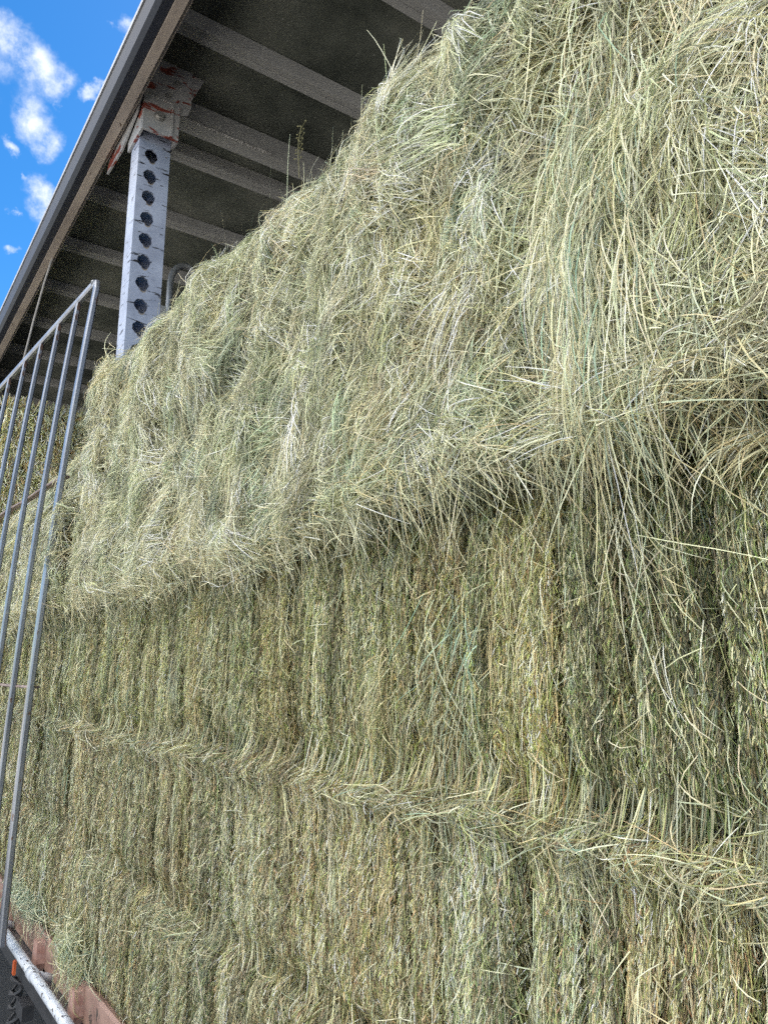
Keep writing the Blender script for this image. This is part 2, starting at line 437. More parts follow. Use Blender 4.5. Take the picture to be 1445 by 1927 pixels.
def bale(k, Y0, Y1, z0, z1, label):
    A = Acc(); upper = k >= 3
    Yc = max(0.2, 0.5*(max(Y0, 0.3)+Y1)); dist = math.hypot(0.9, Yc)
    # ---- packed core: a front grid that follows the bulges, with rounded returns to a back
    res = min(0.02, max(0.007, 0.0042*dist))
    gy = np.linspace(Y0+0.001, Y1-0.001, max(8, int((Y1-Y0)/res))); gz = np.linspace(z0-0.0, z1, max(8, int((z1-z0)/res)))
    GY, GZ = np.meshgrid(gy, gz, indexing='ij')
    def warp(Y, z):
        if k != 4 or Y0 > 3.5: return z
        return z0 + (z-z0)*(crest(Y)-z0)/(z1-z0)
    GZ = warp(GY, GZ)
    z1c = float(crest(0.5*(Y0+Y1))) if (k == 4 and Y0 < 3.5) else z1
    gzq = np.clip(GZ, z0+0.004, (1.6 if k == 4 else z1-0.004))
    s = surf(GY, gzq)[0] - (0.012 if not upper else 0.02)
    fx = X0 - s; bx = np.full_like(fx, X0 + 0.60)
    ny, nz = GY.shape
    F = np.stack([fx, GY, GZ], -1).reshape(-1, 3)
    zq = z0 + (z1-z0)*np.where(np.linspace(0, 1, nz) < 0.5, 0.0, 1.0)
    idx = np.arange(ny*nz).reshape(ny, nz)
    Q = np.stack([idx[:-1, :-1], idx[1:, :-1], idx[1:, 1:], idx[:-1, 1:]], -1).reshape(-1, 4)
    rim = np.concatenate([idx[:, 0], idx[-1, 1:], idx[-2::-1, -1], idx[0, -2:0:-1]])
    R = F[rim].copy(); R[:, 0] = X0 + 0.60
    nb = len(F); ri = nb + np.arange(len(rim))
    Q2 = np.stack([rim, np.roll(rim, -1), np.roll(ri, -1), ri], -1)
    back = np.array([F[idx[0, 0]], F[idx[-1, 0]], F[idx[-1, -1]], F[idx[0, -1]]]); back[:, 0] = X0 + 0.60
    nbk = nb + len(R)
    V = np.concatenate([F, R, back]); Qa = np.concatenate([Q, Q2, np.array([[nbk+3, nbk+2, nbk+1, nbk]])])
    A.add(V, np.tile([[0.2, 0.2, 0.1]], (len(V), 1)), Qa, 0)

    vy0 = max(Y0, 0.25)                                   # nothing nearer than this can be seen
    if Y1 <= vy0: return None
    def npts(dens, cap=1e9):
        n0 = int(dens*(Y1-vy0)*(z1-z0)*1.25)
        if n0 < 1: n0 = 1
        Y = rng.uniform(vy0, Y1, n0); z = warp(Y, rng.uniform(z0, z1, n0))
        keep = rng.random(n0) < np.clip((1.05/lod(Y, z))**1.25, 0, 1)
        Y, z = Y[keep], z[keep]; return Y, z, len(Y), np.maximum(1, lod(Y, z)*PX*0.62/0.0022)
    if not upper:
        # cut stem ends, pointing out of the face
        Y, z, n, wf = npts(150000)
        s, rr, fid = surf(Y, z)
        col = pick(['olive', 'gold', 'green', 'brown', 'straw', 'sage', 'rust'], [5, 3.2, 3, 2.2, 2.0, 1.4, 0.6], n)
        patch = fbm(Y*3, z*1.5, 60)[:, None]
        if k == 2: col = col*np.array([[0.98, 1.02, 0.88]])
        else: col = col*np.array([[1.22, 1.19, 1.38]])
        col = vary(col*tone(fid)*(1+0.35*patch), 0.36); col[rng.random(n) < 0.28] *= 0.2; br_ = rng.random(n) < 0.14; col[br_] = vary(np.tile([[0.72, 0.64, 0.38]], (int(br_.sum()), 1)), 0.15)
        up = np.where(rng.random(n) < 0.5, 0.0, np.pi)
        lean = 0.25*vnoise(Y*4, z*3, 61); col = col*np.exp(1.1*vnoise(Y*75+2*vnoise(z*6, Y*3, 65), z*3.5, 64)+0.5*vnoise(Y*26, z*2, 66))[:, None]
        V, c, Q = ribbons(Y, z, rng.uniform(-0.004, 0.012, n), up + rng.normal(0, 0.22, n) + lean, rng.gamma(3, 0.0027, n)*np.sqrt(wf)+0.004,
                          rng.uniform(0.0014, 0.0031, n)*wf**0.85, col, 1, np.zeros(n), rng.uniform(0.001, 0.010, n), np.zeros(n))
        A.add(V, c, Q, 1)
        # short stems pressed flat along the flakes
        Y, z, n, wf = npts(21000)
        s, rr, fid = surf(Y, z)
        col = vary(pick(['olive', 'gold', 'straw', 'sage', 'pale', 'brown', 'green'], [3, 3, 3, 3, 1.6, 1.2, 2], n)*tone(fid)*0.85*np.exp(1.2*vnoise(Y*75, z*3.5, 64))[:, None], 0.28)
        z = np.maximum(z, z0 + 0.012 + rng.gamma(3, 0.013, n))
        V, c, Q = ribbons(Y, z, rng.uniform(0, 0.008, n), rng.normal(0, 0.11, n) + 0.25*vnoise(Y*3, z*3, 63), rng.gamma(3, 0.016, n)+0.01,
                          rng.uniform(0.0015, 0.003, n)*wf, col, 2, rng.uniform(0, 0.006, n), rng.uniform(-0.003, 0.01, n), rng.normal(0, 0.25, n))
        A.add(V, c, Q, 1)
        # wisps: bundles of long stems running down the face
        nt = int(20*(Y1-vy0)*(z1-z0)/0.45)
        ty = rng.uniform(vy0, Y1, nt); tz = rng.uniform(z0+0.08, z1, nt)
        cnt = rng.integers(5, 26, nt)
        I = np.repeat(np.arange(nt), cnt); n = len(I)
        Y = ty[I] + rng.normal(0, 0.010, n); z = tz[I] + rng.normal(0, 0.045, n); z = np.clip(z, z0+rng.uniform(0.09, 0.15, n), z1)
        wf = np.maximum(1, lod(Y, z)*PX*0.62/0.0022)
        tc_ = pick(['sage', 'straw', 'pale', 'olive', 'teal', 'gold'], [4, 3, 2, 3, 0.7, 1.5], nt)[I]
        V, c, Q = ribbons(Y, z, rng.uniform(0.003, 0.014, n), rng.normal(0, 0.13, n) + rng.normal(0, 0.13, nt)[I], rng.uniform(0.03, 0.14, n),
                          rng.uniform(0.0014, 0.0026, n)*wf, vary(tc_, 0.18), 4, rng.uniform(0, 0.012, n), rng.uniform(-0.004, 0.012, n), rng.normal(0, 0.3, n), jit=0.07)
        A.add(V, c, Q, 1)
        # stray bright straws at any angle
        Y, z, n, wf = npts(800)
        V, c, Q = ribbons(Y, z, rng.uniform(0.006, 0.02, n), rng.normal(0, 0.9, n), rng.gamma(2.5, 0.014, n)+0.015, rng.uniform(0.0012, 0.0024, n)*wf,
                          vary(pick(['pale', 'white', 'straw', 'sage'], [4, 1.5, 3, 3], n), 0.1), 3, rng.uniform(0, 0.012, n), rng.uniform(-0.004, 0.02, n), rng.normal(0, 0.2, n))
        A.add(V, c, Q, 1)
    else:
        # under-mat, tint darkened to stand in for shade in the gaps
        Y, z, n, wf = npts(30000)
        s, rr, fid = surf(Y, z)
        if k == 3: z = np.maximum(z, z0+0.04)
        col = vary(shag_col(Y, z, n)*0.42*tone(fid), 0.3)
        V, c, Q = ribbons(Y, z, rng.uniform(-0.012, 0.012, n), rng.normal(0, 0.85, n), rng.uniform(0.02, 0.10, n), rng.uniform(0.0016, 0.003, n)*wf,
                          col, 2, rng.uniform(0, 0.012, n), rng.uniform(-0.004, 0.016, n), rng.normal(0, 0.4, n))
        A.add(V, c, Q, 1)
        # clumps, each with its own lie, colour and reach
        nt = int(820*(Y1-vy0)*(z1-z0))
        ty = rng.uniform(vy0, Y1, nt); tz = rng.uniform(z0, z1, nt)
        keep = (rng.random(nt) < np.clip(1.5/lod(ty, tz), 0, 1)) & ((k != 4) | (ty > 0.86) | (rng.random(nt) < 0.22)); tz = warp(ty, tz); ty = ty[keep]; tz = tz[keep]; nt = len(ty)
        cnt = (rng.integers(18, 80, nt)*np.clip(2.0/lod(ty, tz), 0.35, 1)).astype(int) + 4
        I = np.repeat(np.arange(nt), cnt); n = len(I)
        flow = 0.9*fbm(ty*1.6, tz*1.6, 50)
        ta = flow + rng.normal(0, 0.42, nt); wild = rng.random(nt) < np.where((k == 3) & (tz < z0+0.15), 0.85, 0.34)
        ta = np.where(wild, rng.uniform(-2.4, 2.4, nt), ta)
        tl = rng.uniform(0.04, 0.18, nt); to = rng.uniform(0.0, 0.032, nt)*np.where(rng.random(nt) < 0.15, 1.6, 1)
        sp = rng.uniform(0.006, 0.024, nt)
        Y = ty[I] + rng.normal(0, 1, n)*sp[I]; z = tz[I] + rng.normal(0, 0.03, n)
        zmax = (crest(Y) if Y0 < 3.5 else z1) if k == 4 else z1 + 0.03
        if k == 3: z = np.maximum(z, z0 + 0.015 + 0.11*vnoise(Y*3, Y*0, 71) + 0.06*vnoise(Y*13, Y*0, 73) + rng.uniform(0.55, 1.2, n)*tl[I]*np.abs(np.cos(ta[I])))
        z = np.clip(z, z0-0.01, zmax + rng.uniform(-0.02, 0.0, n))
        wf = np.maximum(1, lod(Y, z)*PX*0.62/0.0022)
        tcol = vary(0.6*shag_col(ty, tz, nt) + 0.4*np.array([[0.54, 0.55, 0.35]]), 0.26)[I]
        V, c, Q = ribbons(Y, z, to[I] + rng.uniform(-0.006, 0.010, n), ta[I] + rng.normal(0, 0.26, n), tl[I]*rng.uniform(0.3, 1.2, n),
                          rng.uniform(0.0015, 0.0031, n)*wf, vary(tcol, 0.30), 4, rng.uniform(0, 0.02, n), rng.uniform(-0.012, 0.034, n), rng.normal(0, 0.3, n), jit=0.09)
        A.add(V, c, Q, 1)
        # short snapped bits and leaf
        Y, z, n, wf = npts(14000)
        V, c, Q = ribbons(Y, z, rng.uniform(0.004, 0.032, n), rng.uniform(-3.1, 3.1, n), rng.gamma(3, 0.008, n)+0.006, rng.uniform(0.0010, 0.0026, n)*wf,
                          vary(pick(['pale', 'white', 'straw', 'sage', 'olive'], [4, 2, 3, 4, 1.2], n), 0.22), 2, rng.uniform(0, 0.006, n), rng.uniform(-0.01, 0.014, n), rng.normal(0, 0.5, n))
        A.add(V, c, Q, 1)
        # loose straws on top
        Y, z, n, wf = npts(6800)
        if k == 4:
            kp = (Y > 0.82) | (rng.random(n) < 0.3); Y, z, wf = Y[kp], z[kp], wf[kp]; n = len(Y)
        V, c, Q = ribbons(Y, z, rng.uniform(0.006, 0.040, n), rng.normal(0, 1.3, n) + 0.5*fbm(Y*2, z*2, 51), rng.gamma(3, 0.024, n)+0.02, rng.uniform(0.0015, 0.0030, n)*wf,
                          vary(pick(['pale', 'white', 'straw', 'sage', 'gold'], [5, 1.6, 4, 2.5, 1.2], n), 0.1), 5, rng.uniform(-0.004, 0.02, n), rng.uniform(-0.02, 0.045, n), rng.normal(0, 0.3, n), jit=0.08)
        A.add(V, c, Q, 1)
        if k == 4 and Y0 < 0.9:
            # a patch where the cut stems show through the shag
            m0 = 16000; Y = rng.uniform(0.3, 0.90, m0); z = rng.uniform(0.86, 1.2, m0); n = m0
            col = vary(pick(['olive', 'gold', 'straw', 'sage', 'brown'], [3, 3, 3, 2, 1], n), 0.3); col[rng.random(n) < 0.15] *= 0.3
            V, c, Q = ribbons(Y, z, rng.uniform(0.0, 0.01, n), rng.normal(0.2, 0.5, n), rng.gamma(3, 0.004, n)+0.005, rng.uniform(0.002, 0.0036, n), col, 2,
                              np.zeros(n), rng.uniform(0.004, 0.024, n), np.zeros(n))
            A.add(V, c, Q, 1)
        if k == 4:
            # fringe along the crest, standing up and out against the roof
            n = int(2600*(Y1-vy0)); Y = rng.uniform(vy0, Y1, n)
            Y = Y[rng.random(n) < np.clip(2.2/lod(Y, 1.4), 0, 1)]; n = len(Y)
            z = (crest(Y) if Y0 < 3.5 else np.full(n, z1)) - 0.01 - rng.exponential(0.03, n)
            wf = np.maximum(1, lod(Y, z)*PX*0.5/0.0022)
            clump = vnoise(Y*9, Y*0, 70)
            V, c, Q = ribbons(Y, z, rng.uniform(-0.03, 0.015, n), np.pi + rng.normal(0, 0.75, n) + clump, (0.015+rng.exponential(0.020, n))*(1+1.2*clump),
                              rng.uniform(0.0012, 0.0024, n)*wf, vary(shag_col(Y, z, n), 0.15), 4, rng.uniform(0, 0.008, n), rng.uniform(-0.03, 0.05, n), rng.normal(0, 1.0, n), jit=0.12)
            A.add(V, c, Q, 1)
        if k == 3:
            # ragged lower edge: tangled straws lying along the overhang
            n = int(1600*(Y1-vy0)); Y = rng.uniform(vy0, Y1, n)
            Y = Y[rng.random(n) < np.clip(2.0/lod(Y, 0.3), 0, 1)]; n = len(Y)
            z = z0 + rng.normal(0.034, 0.034, n) + 0.11*vnoise(Y*3, Y*0, 71)
            wf = np.maximum(1, lod(Y, z)*PX*0.6/0.0022)
            sgn = np.where(rng.random(n) < 0.5, 1, -1)
            V, c, Q = ribbons(Y, z, rng.uniform(0.0, 0.05, n) + np.where(z < z0, 0.05, 0), sgn*rng.normal(1.45, 0.42, n), rng.gamma(3, 0.021, n)+0.02, rng.uniform(0.0014, 0.0026, n)*wf,
                              vary(pick(['pale', 'white', 'straw', 'gold', 'sage', 'olive'], [4, 1.5, 3, 1.5, 4, 1.5], n), 0.18), 4, rng.uniform(0, 0.02, n), rng.uniform(-0.03, 0.02, n), sgn*rng.normal(-0.5, 0.5, n), jit=0.1)
            A.add(V, c, Q, 1)
            # straws hanging down from the overhang over the cut face below
            n = int(150*(Y1-vy0)); Y = rng.uniform(vy0, Y1, n); z = z0 + rng.uniform(0.0, 0.06, n)
            Y += 0.05*np.round(vnoise(Y*7, Y*0, 72)*3)
            wf = np.maximum(1, lod(Y, z)*PX*0.6/0.0022)
            V, c, Q = ribbons(Y, z, rng.uniform(0.03, 0.06, n), rng.normal(0.05, 0.35, n), rng.uniform(0.04, 0.17, n), rng.uniform(0.0016, 0.0026, n)*wf,
                              vary(pick(['pale', 'straw', 'sage'], [4, 4, 4], n), 0.12), 4, rng.uniform(0, 0.01, n), rng.uniform(-0.03, 0.01, n), rng.normal(0, 0.4, n), jit=0.08)
            A.add(V, c, Q, 1)
    if k <= 2 and z1 < 0.2:
        # chaff and bent straws caught along the seam above this bale
        n = int((1300 if k == 0 else 650)*(Y1-vy0)); Y = rng.uniform(vy0, Y1, n)
        Y = Y[rng.random(n) < np.clip(1.8/lod(Y, z1), 0, 1)*np.clip(0.40+2.2*vnoise(Y*2.5, Y*0, 80+k), 0.05, 1)*np.clip(0.45+0.45*Y, 0, 1)]; n = len(Y)
        w = 0.022*vnoise(Y*3, Y*0+5, 3)
        z = z1 - w + rng.normal(-0.026, 0.014, n) - rng.exponential(0.02, n)*(rng.random(n) < 0.3)
        wf = np.maximum(1, lod(Y, z)*PX*0.6/0.0022)
        sgn = np.where(rng.random(n) < 0.5, 1, -1)
        V, c, Q = ribbons(Y, z, rng.uniform(0.0, 0.03, n), sgn*rng.normal(1.3, 0.45, n), rng.gamma(3, 0.018, n)+0.02, rng.uniform(0.0013, 0.0025, n)*wf,
                          vary(pick(['pale', 'white', 'straw', 'sage', 'teal', 'gold', 'olive', 'brown'], [2.4, 0.6, 2.5, 3, 1, 1.5, 3, 1], n)*0.85, 0.22), 4, rng.uniform(0, 0.02, n), rng.uniform(-0.02, 0.03, n), sgn*rng.normal(-0.5, 0.6, n), jit=0.1)
        A.add(V, c, Q, 1)
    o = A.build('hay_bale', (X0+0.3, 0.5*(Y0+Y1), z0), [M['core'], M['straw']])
    return tag(o, label, 'hay bale', 'hay bales stacked along the trailer side')

ORD = ['first', 'second', 'third', 'fourth', 'fifth', 'sixth', 'seventh', 'eighth']
ROWN = ['bottom row above the deck rail', 'second row from the bottom', 'dark middle row', 'fourth row above the ragged overhang', 'top row under the roof']
LOOK = ['grey green hay bale', 'tightly packed olive hay bale', 'dense dark olive hay bale', 'shaggy pale hay bale', 'shaggy pale green hay bale']
count = 0
for k in range(5):
    vis = 0
    for j in range(len(SEAMS[k])-1):
        Y0, Y1 = SEAMS[k][j], SEAMS[k][j+1]
        if Y1 < 0.42: continue
        if Y1 - Y0 < 0.6 and j > 0 and k != 0: pass
        z0, z1 = ZS[k], ZS[k+1]
        if k == 4 and Y0 > 3.5: z1 = 1.28
        lab = f"{LOOK[k]}, {ORD[vis]} from the right in the {ROWN[k]}"
        if bale(k, Y0, Y1, z0, z1, lab): vis += 1; count += 1

# ------------------------------------------------------------------ second stack, further along, seen end-on in the shade
YB = 7.12
def end_bale(x0, x1, z0, z1, label):
    A = Acc(); n1 = 26; n2 = 14
    gx = np.linspace(x0, x1, n1); gz = np.linspace(z0, z1, n2); GX, GZ = np.meshgrid(gx, gz, indexing='ij')
    ex = np.minimum(GX-x0, x1-GX); ez = np.minimum(GZ-z0, z1-GZ)
    fy = YB + 0.05*np.exp(-ex/0.03) + 0.05*np.exp(-ez/0.03) - 0.03*fbm(GX*9, GZ*4, 90)
    F = np.stack([GX, fy, GZ], -1).reshape(-1, 3); B = F.copy(); B[:, 1] = YB + 1.1
    idx = np.arange(n1*n2).reshape(n1, n2); nb = n1*n2
    Q = np.stack([idx[:-1, :-1], idx[1:, :-1], idx[1:, 1:], idx[:-1, 1:]], -1).reshape(-1, 4)
    rim = np.concatenate([idx[:, 0], idx[-1, 1:], idx[-2::-1, -1], idx[0, -2:0:-1]])
    Q2 = np.stack([rim, np.roll(rim, -1), np.roll(rim, -1)+nb, rim+nb], -1)
    A.add(np.concatenate([F, B]), np.tile([[0.2, 0.2, 0.1]], (2*nb, 1)), np.concatenate([Q, Q2, Q[:, ::-1]+nb]), 0)
    n = 2600
    X = rng.uniform(x0, x1, n); z = rng.uniform(z0, z1, n); a = rng.normal(0, 0.5, n); L = rng.uniform(0.04, 0.16, n)
    top = rng.random(n) < 0.12; z[top] = z1 - 0.02; a[top] += np.pi; L[top] *= 0.8
    t = np.linspace(0, 1, 4)[None, :]
    xp = X[:, None] + np.sin(a)[:, None]*L[:, None]*t; zp = z[:, None] - np.cos(a)[:, None]*L[:, None]*t
    yp = YB - 0.01 - rng.uniform(0, 0.06, n)[:, None]*t
    P = np.stack([xp, yp+0*xp, zp], -1); S = np.cross(np.gradient(P, axis=1), np.array([0, -1.0, 0]) + rng.normal(0, .4, (n, 1, 3)))
    S /= np.linalg.norm(S, axis=-1, keepdims=True)+1e-9
    V = np.stack([P+S*0.003, P-S*0.003], 2).reshape(-1, 3)
    base = (np.arange(n)*8)[:, None] + (np.arange(3)*2)[None, :]
    A.add(V, np.repeat(vary(pick(['sage', 'straw', 'olive', 'brown', 'gold'], [3, 3, 3, 2, 2], n)*1.6, 0.2), 8, 0), np.stack([base, base+1, base+3, base+2], -1).reshape(-1, 4), 1)
    o = A.build('hay_bale', (0.5*(x0+x1), YB+0.5, z0), [M['core'], M['straw']])
    tag(o, label, 'hay bale', 'hay bales of the stack behind the gate')
for i, (xa, xb) in enumerate([(0.93, 1.85), (1.86, 2.78)]):
    side = ['nearest the gate bars', 'deeper inside the trailer'][i]
    for z0, z1, w in [(-1.12, -0.2, None), (-0.2, 0.7, None), (0.78, 1.30, 'low'), (1.31, 1.82, 'middle'), (1.83, 2.31, 'topmost')]:
        if w is None: continue
        end_bale(xa, xb, z0, z1, f"shaded hay bale end, {w} in the back stack, {side}")

# ------------------------------------------------------------------ loose hay
def tuft(name, label, cat, Yc, zc, n, sy, sz, a0, sa, Ls, off, cols, probs, bend=0.3, archs=(0, 0.03), lifts=(-0.02, 0.03), group=None, w=(0.0016, 0.003), fan=0.0, nseg=7):
    A = Acc(); Y = Yc + rng.normal(0, 1, n)*sy; z = zc + rng.normal(0, sz, n)
    wf = np.maximum(1, lod(Y, z)*PX*0.6/0.0022)
    ang = a0 + rng.normal(0, sa, n) + fan*(Y-Yc)/max(sy, 1e-3)
    V, c, Q = ribbons(Y, z, rng.uniform(off[0], off[1], n), ang, rng.uniform(Ls[0], Ls[1], n), rng.uniform(w[0], w[1], n)*wf,
                      vary(pick(cols, probs, n), 0.15), nseg, rng.uniform(archs[0], archs[1], n), rng.uniform(lifts[0], lifts[1], n), rng.normal(0, abs(bend), n) + min(bend, 0)*2, jit=0.06)
    A.add(V, c, Q, 0)
    o = A.build(name, (X0-0.05, Yc, zc), [M['straw']])
    return tag(o, label, cat, group)
tuft('hay_clump', 'long pale green clump of loose hay hanging down over the shaggy rows at the right', 'hay clump', 0.625, 0.70, 2100, 0.055, 0.14, 0.0, 0.15, (0.08, 0.23), (0.0, 0.055),
     ['sage', 'pale', 'straw', 'white', 'olive', 'teal'], [5, 5, 2.4, 1.2, 0.8, 1], bend=0.12, archs=(0.0, 0.03), fan=0.08, w=(0.0018, 0.0032), nseg=7)
tuft('hay_clump', 'bent golden clump of straw sticking out at the right edge above the overhang', 'hay clump', 0.43, 0.29, 170, 0.025, 0.014, 1.2, 0.22, (0.04, 0.13), (0.0, 0.05),
     ['straw', 'pale', 'gold'], [4, 4, 2], bend=-0.15, w=(0.0018, 0.003))
tuft('hay_clump', 'twisted olive knot of hay hanging on the dark middle row below the overhang', 'hay clump', 1.30, -0.02, 190, 0.014, 0.04, 0.1, 0.2, (0.03, 0.17), (0.008, 0.04),
     ['olive', 'gold', 'straw', 'sage'], [4, 3, 3, 2], bend=0.5)
tuft('hay_clump', 'blue green wisp of loose grass lying on the dark middle row', 'hay clump', 1.10, 0.02, 70, 0.045, 0.09, 0.2, 0.35, (0.06, 0.22), (0.008, 0.03),
     ['sage', 'teal', 'pale'], [5, 3, 2], bend=0.6)
tuft('hay_clump', 'spray of long bleached straws trailing down the middle row at the right', 'hay clump', 0.70, 0.27, 22, 0.04, 0.03, -0.28, 0.20, (0.12, 0.36), (0.012, 0.03),
     ['pale', 'white', 'straw', 'sage'], [4, 2, 4, 2], bend=0.25, w=(0.0018, 0.0028))
tuft('hay_clump', 'tangled tuft of grey straw bulging from the seam at the lower right edge', 'hay clump', 0.54, -0.215, 220, 0.06, 0.03, 1.2, 0.8, (0.03, 0.09), (-0.005, 0.015),
     ['pale', 'sage', 'straw', 'olive'], [3, 4, 3, 2], bend=0.15)
tuft('hay_clump', 'green fluffy tuft of hay spilling over the deck rail near the pipe', 'hay clump', 3.35, -1.02, 600, 0.10, 0.05, 0.2, 0.9, (0.06, 0.18), (0.0, 0.07),
     ['sage', 'teal', 'olive', 'pale', 'straw'], [4, 2, 3, 2, 2], bend=0.6)
tuft('hay_clump', 'small green tuft of hay on the deck rail beside the gate foot', 'hay clump', 4.25, -1.04, 700, 0.18, 0.03, 0.6, 0.9, (0.05, 0.15), (0.0, 0.06),
     ['sage', 'teal', 'pale'], [5, 3, 3], bend=0.6)
tuft('hay_clump', 'shaggy corner tuft of hay sticking out at the far end of the top row', 'hay clump', 3.50, 1.38, 700, 0.06, 0.04, 0.5, 1.0, (0.06, 0.20), (0.0, 0.06),
     ['pale', 'straw', 'sage', 'gold'], [4, 4, 3, 1], bend=0.6)

# a seeded grass stalk standing on the crest
def stalk(bm):
    tube(bm, [(0.88, 1.66, 1.33), (0.878, 1.665, 1.40), (0.875, 1.66, 1.44), (0.872, 1.64, 1.475)], 0.0011, 5)
    for q in range(14):
        t = q/13; p = Vector((0.878-0.006*t, 1.663-0.023*t, 1.385+0.09*t)); s = 1 if q % 2 else -1
        e = p + Vector((0.0, s*random.uniform(0.008, 0.028), random.uniform(0.0, 0.014)))
        tube(bm, [p, e], 0.0007, 4)
        bmesh.ops.create_icosphere(bm, subdivisions=1, radius=0.0026, matrix=Matrix.Translation(e))
st_mat = paint('dry_weed', (0.22, 0.2, 0.09), (0.12, 0.11, 0.05), rough=0.8)
tag(mesh_part('weed_stalk', stalk, st_mat), 'thin dark seeded weed stalk standing on the crest of the hay against the roof', 'weed stalk')

# ------------------------------------------------------------------ the trailer
T = empty('hay_trailer', (2.1, 4.0, -2.0))
tag(T, 'flat deck hay trailer with raised slate edged roof, steel post and red oxide side rail', 'trailer')
YA, YZ = -1.6, 10.5
RX1 = 3.35
mesh_part('roof_sheet', lambda b: box(b, 0.842, RX1, YA, YZ, 3.115, 3.14), M['roof'], T)
mesh_part('roof_fascia', lambda b: prism(b, [(0.775, 2.795), (0.795, 2.775), (0.835, 2.775), (0.835, 2.80), (0.80, 2.81), (0.80, 2.92), (0.775, 2.92)], 'y', YA, YZ), M['fascia'], T)
mesh_part('roof_trim', lambda b: prism(b, [(0.768, 2.925), (0.80, 2.932), (0.84, 3.02), (0.84, 3.11), (0.80, 2.965), (0.768, 2.950)], 'y', YA, YZ), M['lip'], T, bevel=0.002)
def side_beam(b):
    box(b, 0.842, 0.880, YA, YZ, 2.80, 3.112)
side = mesh_part('side_beam', side_beam, M['beam'], T, bevel=0.003)
mesh_part('beam_flange', lambda b: box(b, 0.838, 0.884, YA, YZ, 2.765, 2.797), M['beam'], side, bevel=0.004)
mesh_part('beam_lip', lambda b: prism(b, [(0.888, 2.79), (0.905, 2.785), (0.905, 2.83), (0.888, 2.84)], 'y', YA, YZ), M['beam'], side, bevel=0.002)
for y in [0.2, 0.95, 1.68, 2.41, 3.13, 4.06, 4.77, 5.50, 6.23, 6.97, 7.72, 8.45, 9.2]:
    mesh_part('roof_rib', lambda b: prism(b, [(y-0.070, 3.112), (y-0.048, 3.062), (y-0.043, 3.055), (y-0.006, 3.055), (y-0.003, 3.059), (y+0.003, 3.059), (y+0.006, 3.055), (y+0.043, 3.055), (y+0.048, 3.062), (y+0.070, 3.112)], 'x', 0.907, RX1-0.02), M['rib'], T)
# cross beam that carries the post bracket, with its weld bead
cb = mesh_part('cross_beam', lambda b: box(b, 1.14, RX1-0.02, 3.64, 3.74, 2.985, 3.11), M['rib'], T, bevel=0.004)
def bead(b, pts, r):
    P = []
    n = 0
    for (p, q) in zip(pts, pts[1:]):
        p = Vector(p); q = Vector(q); m = max(2, int((q-p).length/0.012))
        for i in range(m):
            c = p.lerp(q, i/m) + Vector((random.uniform(-1, 1), random.uniform(-1, 1), random.uniform(-1, 1)))*0.0015
            bmesh.ops.create_icosphere(b, subdivisions=1, radius=r*random.uniform(0.75, 1.25), matrix=Matrix.Translation(c))
mesh_part('weld_bead', lambda b: bead(b, [(1.16, 3.636, 2.99), (1.75, 3.636, 2.99)], 0.009), M['weld'], cb, smooth=True)
# dark far-side curtain added to block light, and headboard
mesh_part('light_block_curtain', lambda b: box(b, RX1-0.015, RX1, YA+2.2, YZ, -1.1, 3.11), M['curtain'], T)
mesh_part('headboard', lambda b: box(b, 0.92, RX1-0.02, 9.9, 9.95, -1.1, 3.11), M['curtain'], T)
# deck
mesh_part('deck', lambda b: box(b, 0.925, RX1, YA, YZ, -1.17, -1.125), M['deck'], T)
rail = mesh_part('side_rail', lambda b: prism(b, [(0.893, -1.235), (0.923, -1.235), (0.923, -1.118), (0.905, -1.112), (0.893, -1.118)], 'y', YA, YZ), M['tray'], T)
for y in [0.7, 1.4, 2.1, 2.75, 3.22, 3.86, 4.6, 5.3]:
    def pk(b, y=y):
        prism(b, [(y-0.035, -1.13), (y+0.035, -1.13), (y+0.045, -1.21), (y+0.02, -1.255), (y-0.02, -1.255), (y-0.045, -1.21)], 'x', 0.858, 0.8925)
    mesh_part('stake_pocket', pk, M['pocket'], rail, bevel=0.006)
ch = mesh_part('chassis_rail', lambda b: box(b, 0.90, 0.96, YA, YZ, -1.42, -1.24), M['dark'], T)
mesh_part('edge_strip', lambda b: box(b, 0.862, 0.8995, YA, YZ, -1.262, -1.250), M['edge'], ch, bevel=0.002)
pipe = mesh_part('rope_rail', lambda b: tube(b, [(0.815, YA, -1.195), (0.815, YZ, -1.195)], 0.0205, 18), M['pipe'], T, smooth=True)
for y in [1.2, 2.4, 2.86, 3.66, 4.5]:
    mesh_part('pipe_stub', lambda b: (tube(b, [(0.82, y, -1.195), (0.86, y, -1.21), (0.895, y, -1.225)], 0.015, 10),
                                      tube(b, [(0.815, y-0.035, -1.195), (0.815, y+0.035, -1.195)], 0.025, 16)), M['pipe'], pipe, smooth=True)
mesh_part('side_marker', lambda b: (box(b, 0.795, 0.805, 3.94, 3.97, -1.275, -1.222)), M['orange'], T, bevel=0.003)
# load binder hanging below the rail
def binder(b):
    tube(b, [(0.905, 4.28, -1.24), (0.905, 4.28, -1.66)], 0.009, 8)
    for dz, ry in ((-1.44, 0.05), (-1.50, 0.045), (-1.56, 0.04)):
        pts = [(0.885+0.02*math.cos(a*2), 4.28+ry*math.cos(a)+0.03, dz+0.035*math.sin(a)) for a in [i*math.pi/8 for i in range(17)]]
        tube(b, pts, 0.008, 7)
    tube(b, [(0.90, 4.30, -1.58), (0.90, 4.33, -1.66), (0.90, 4.30, -1.71), (0.90, 4.26, -1.67)], 0.008, 7)
    box(b, 0.88, 0.93, 4.10, 4.24, -1.53, -1.47)
mesh_part('load_binder', binder, M['dark'], T)

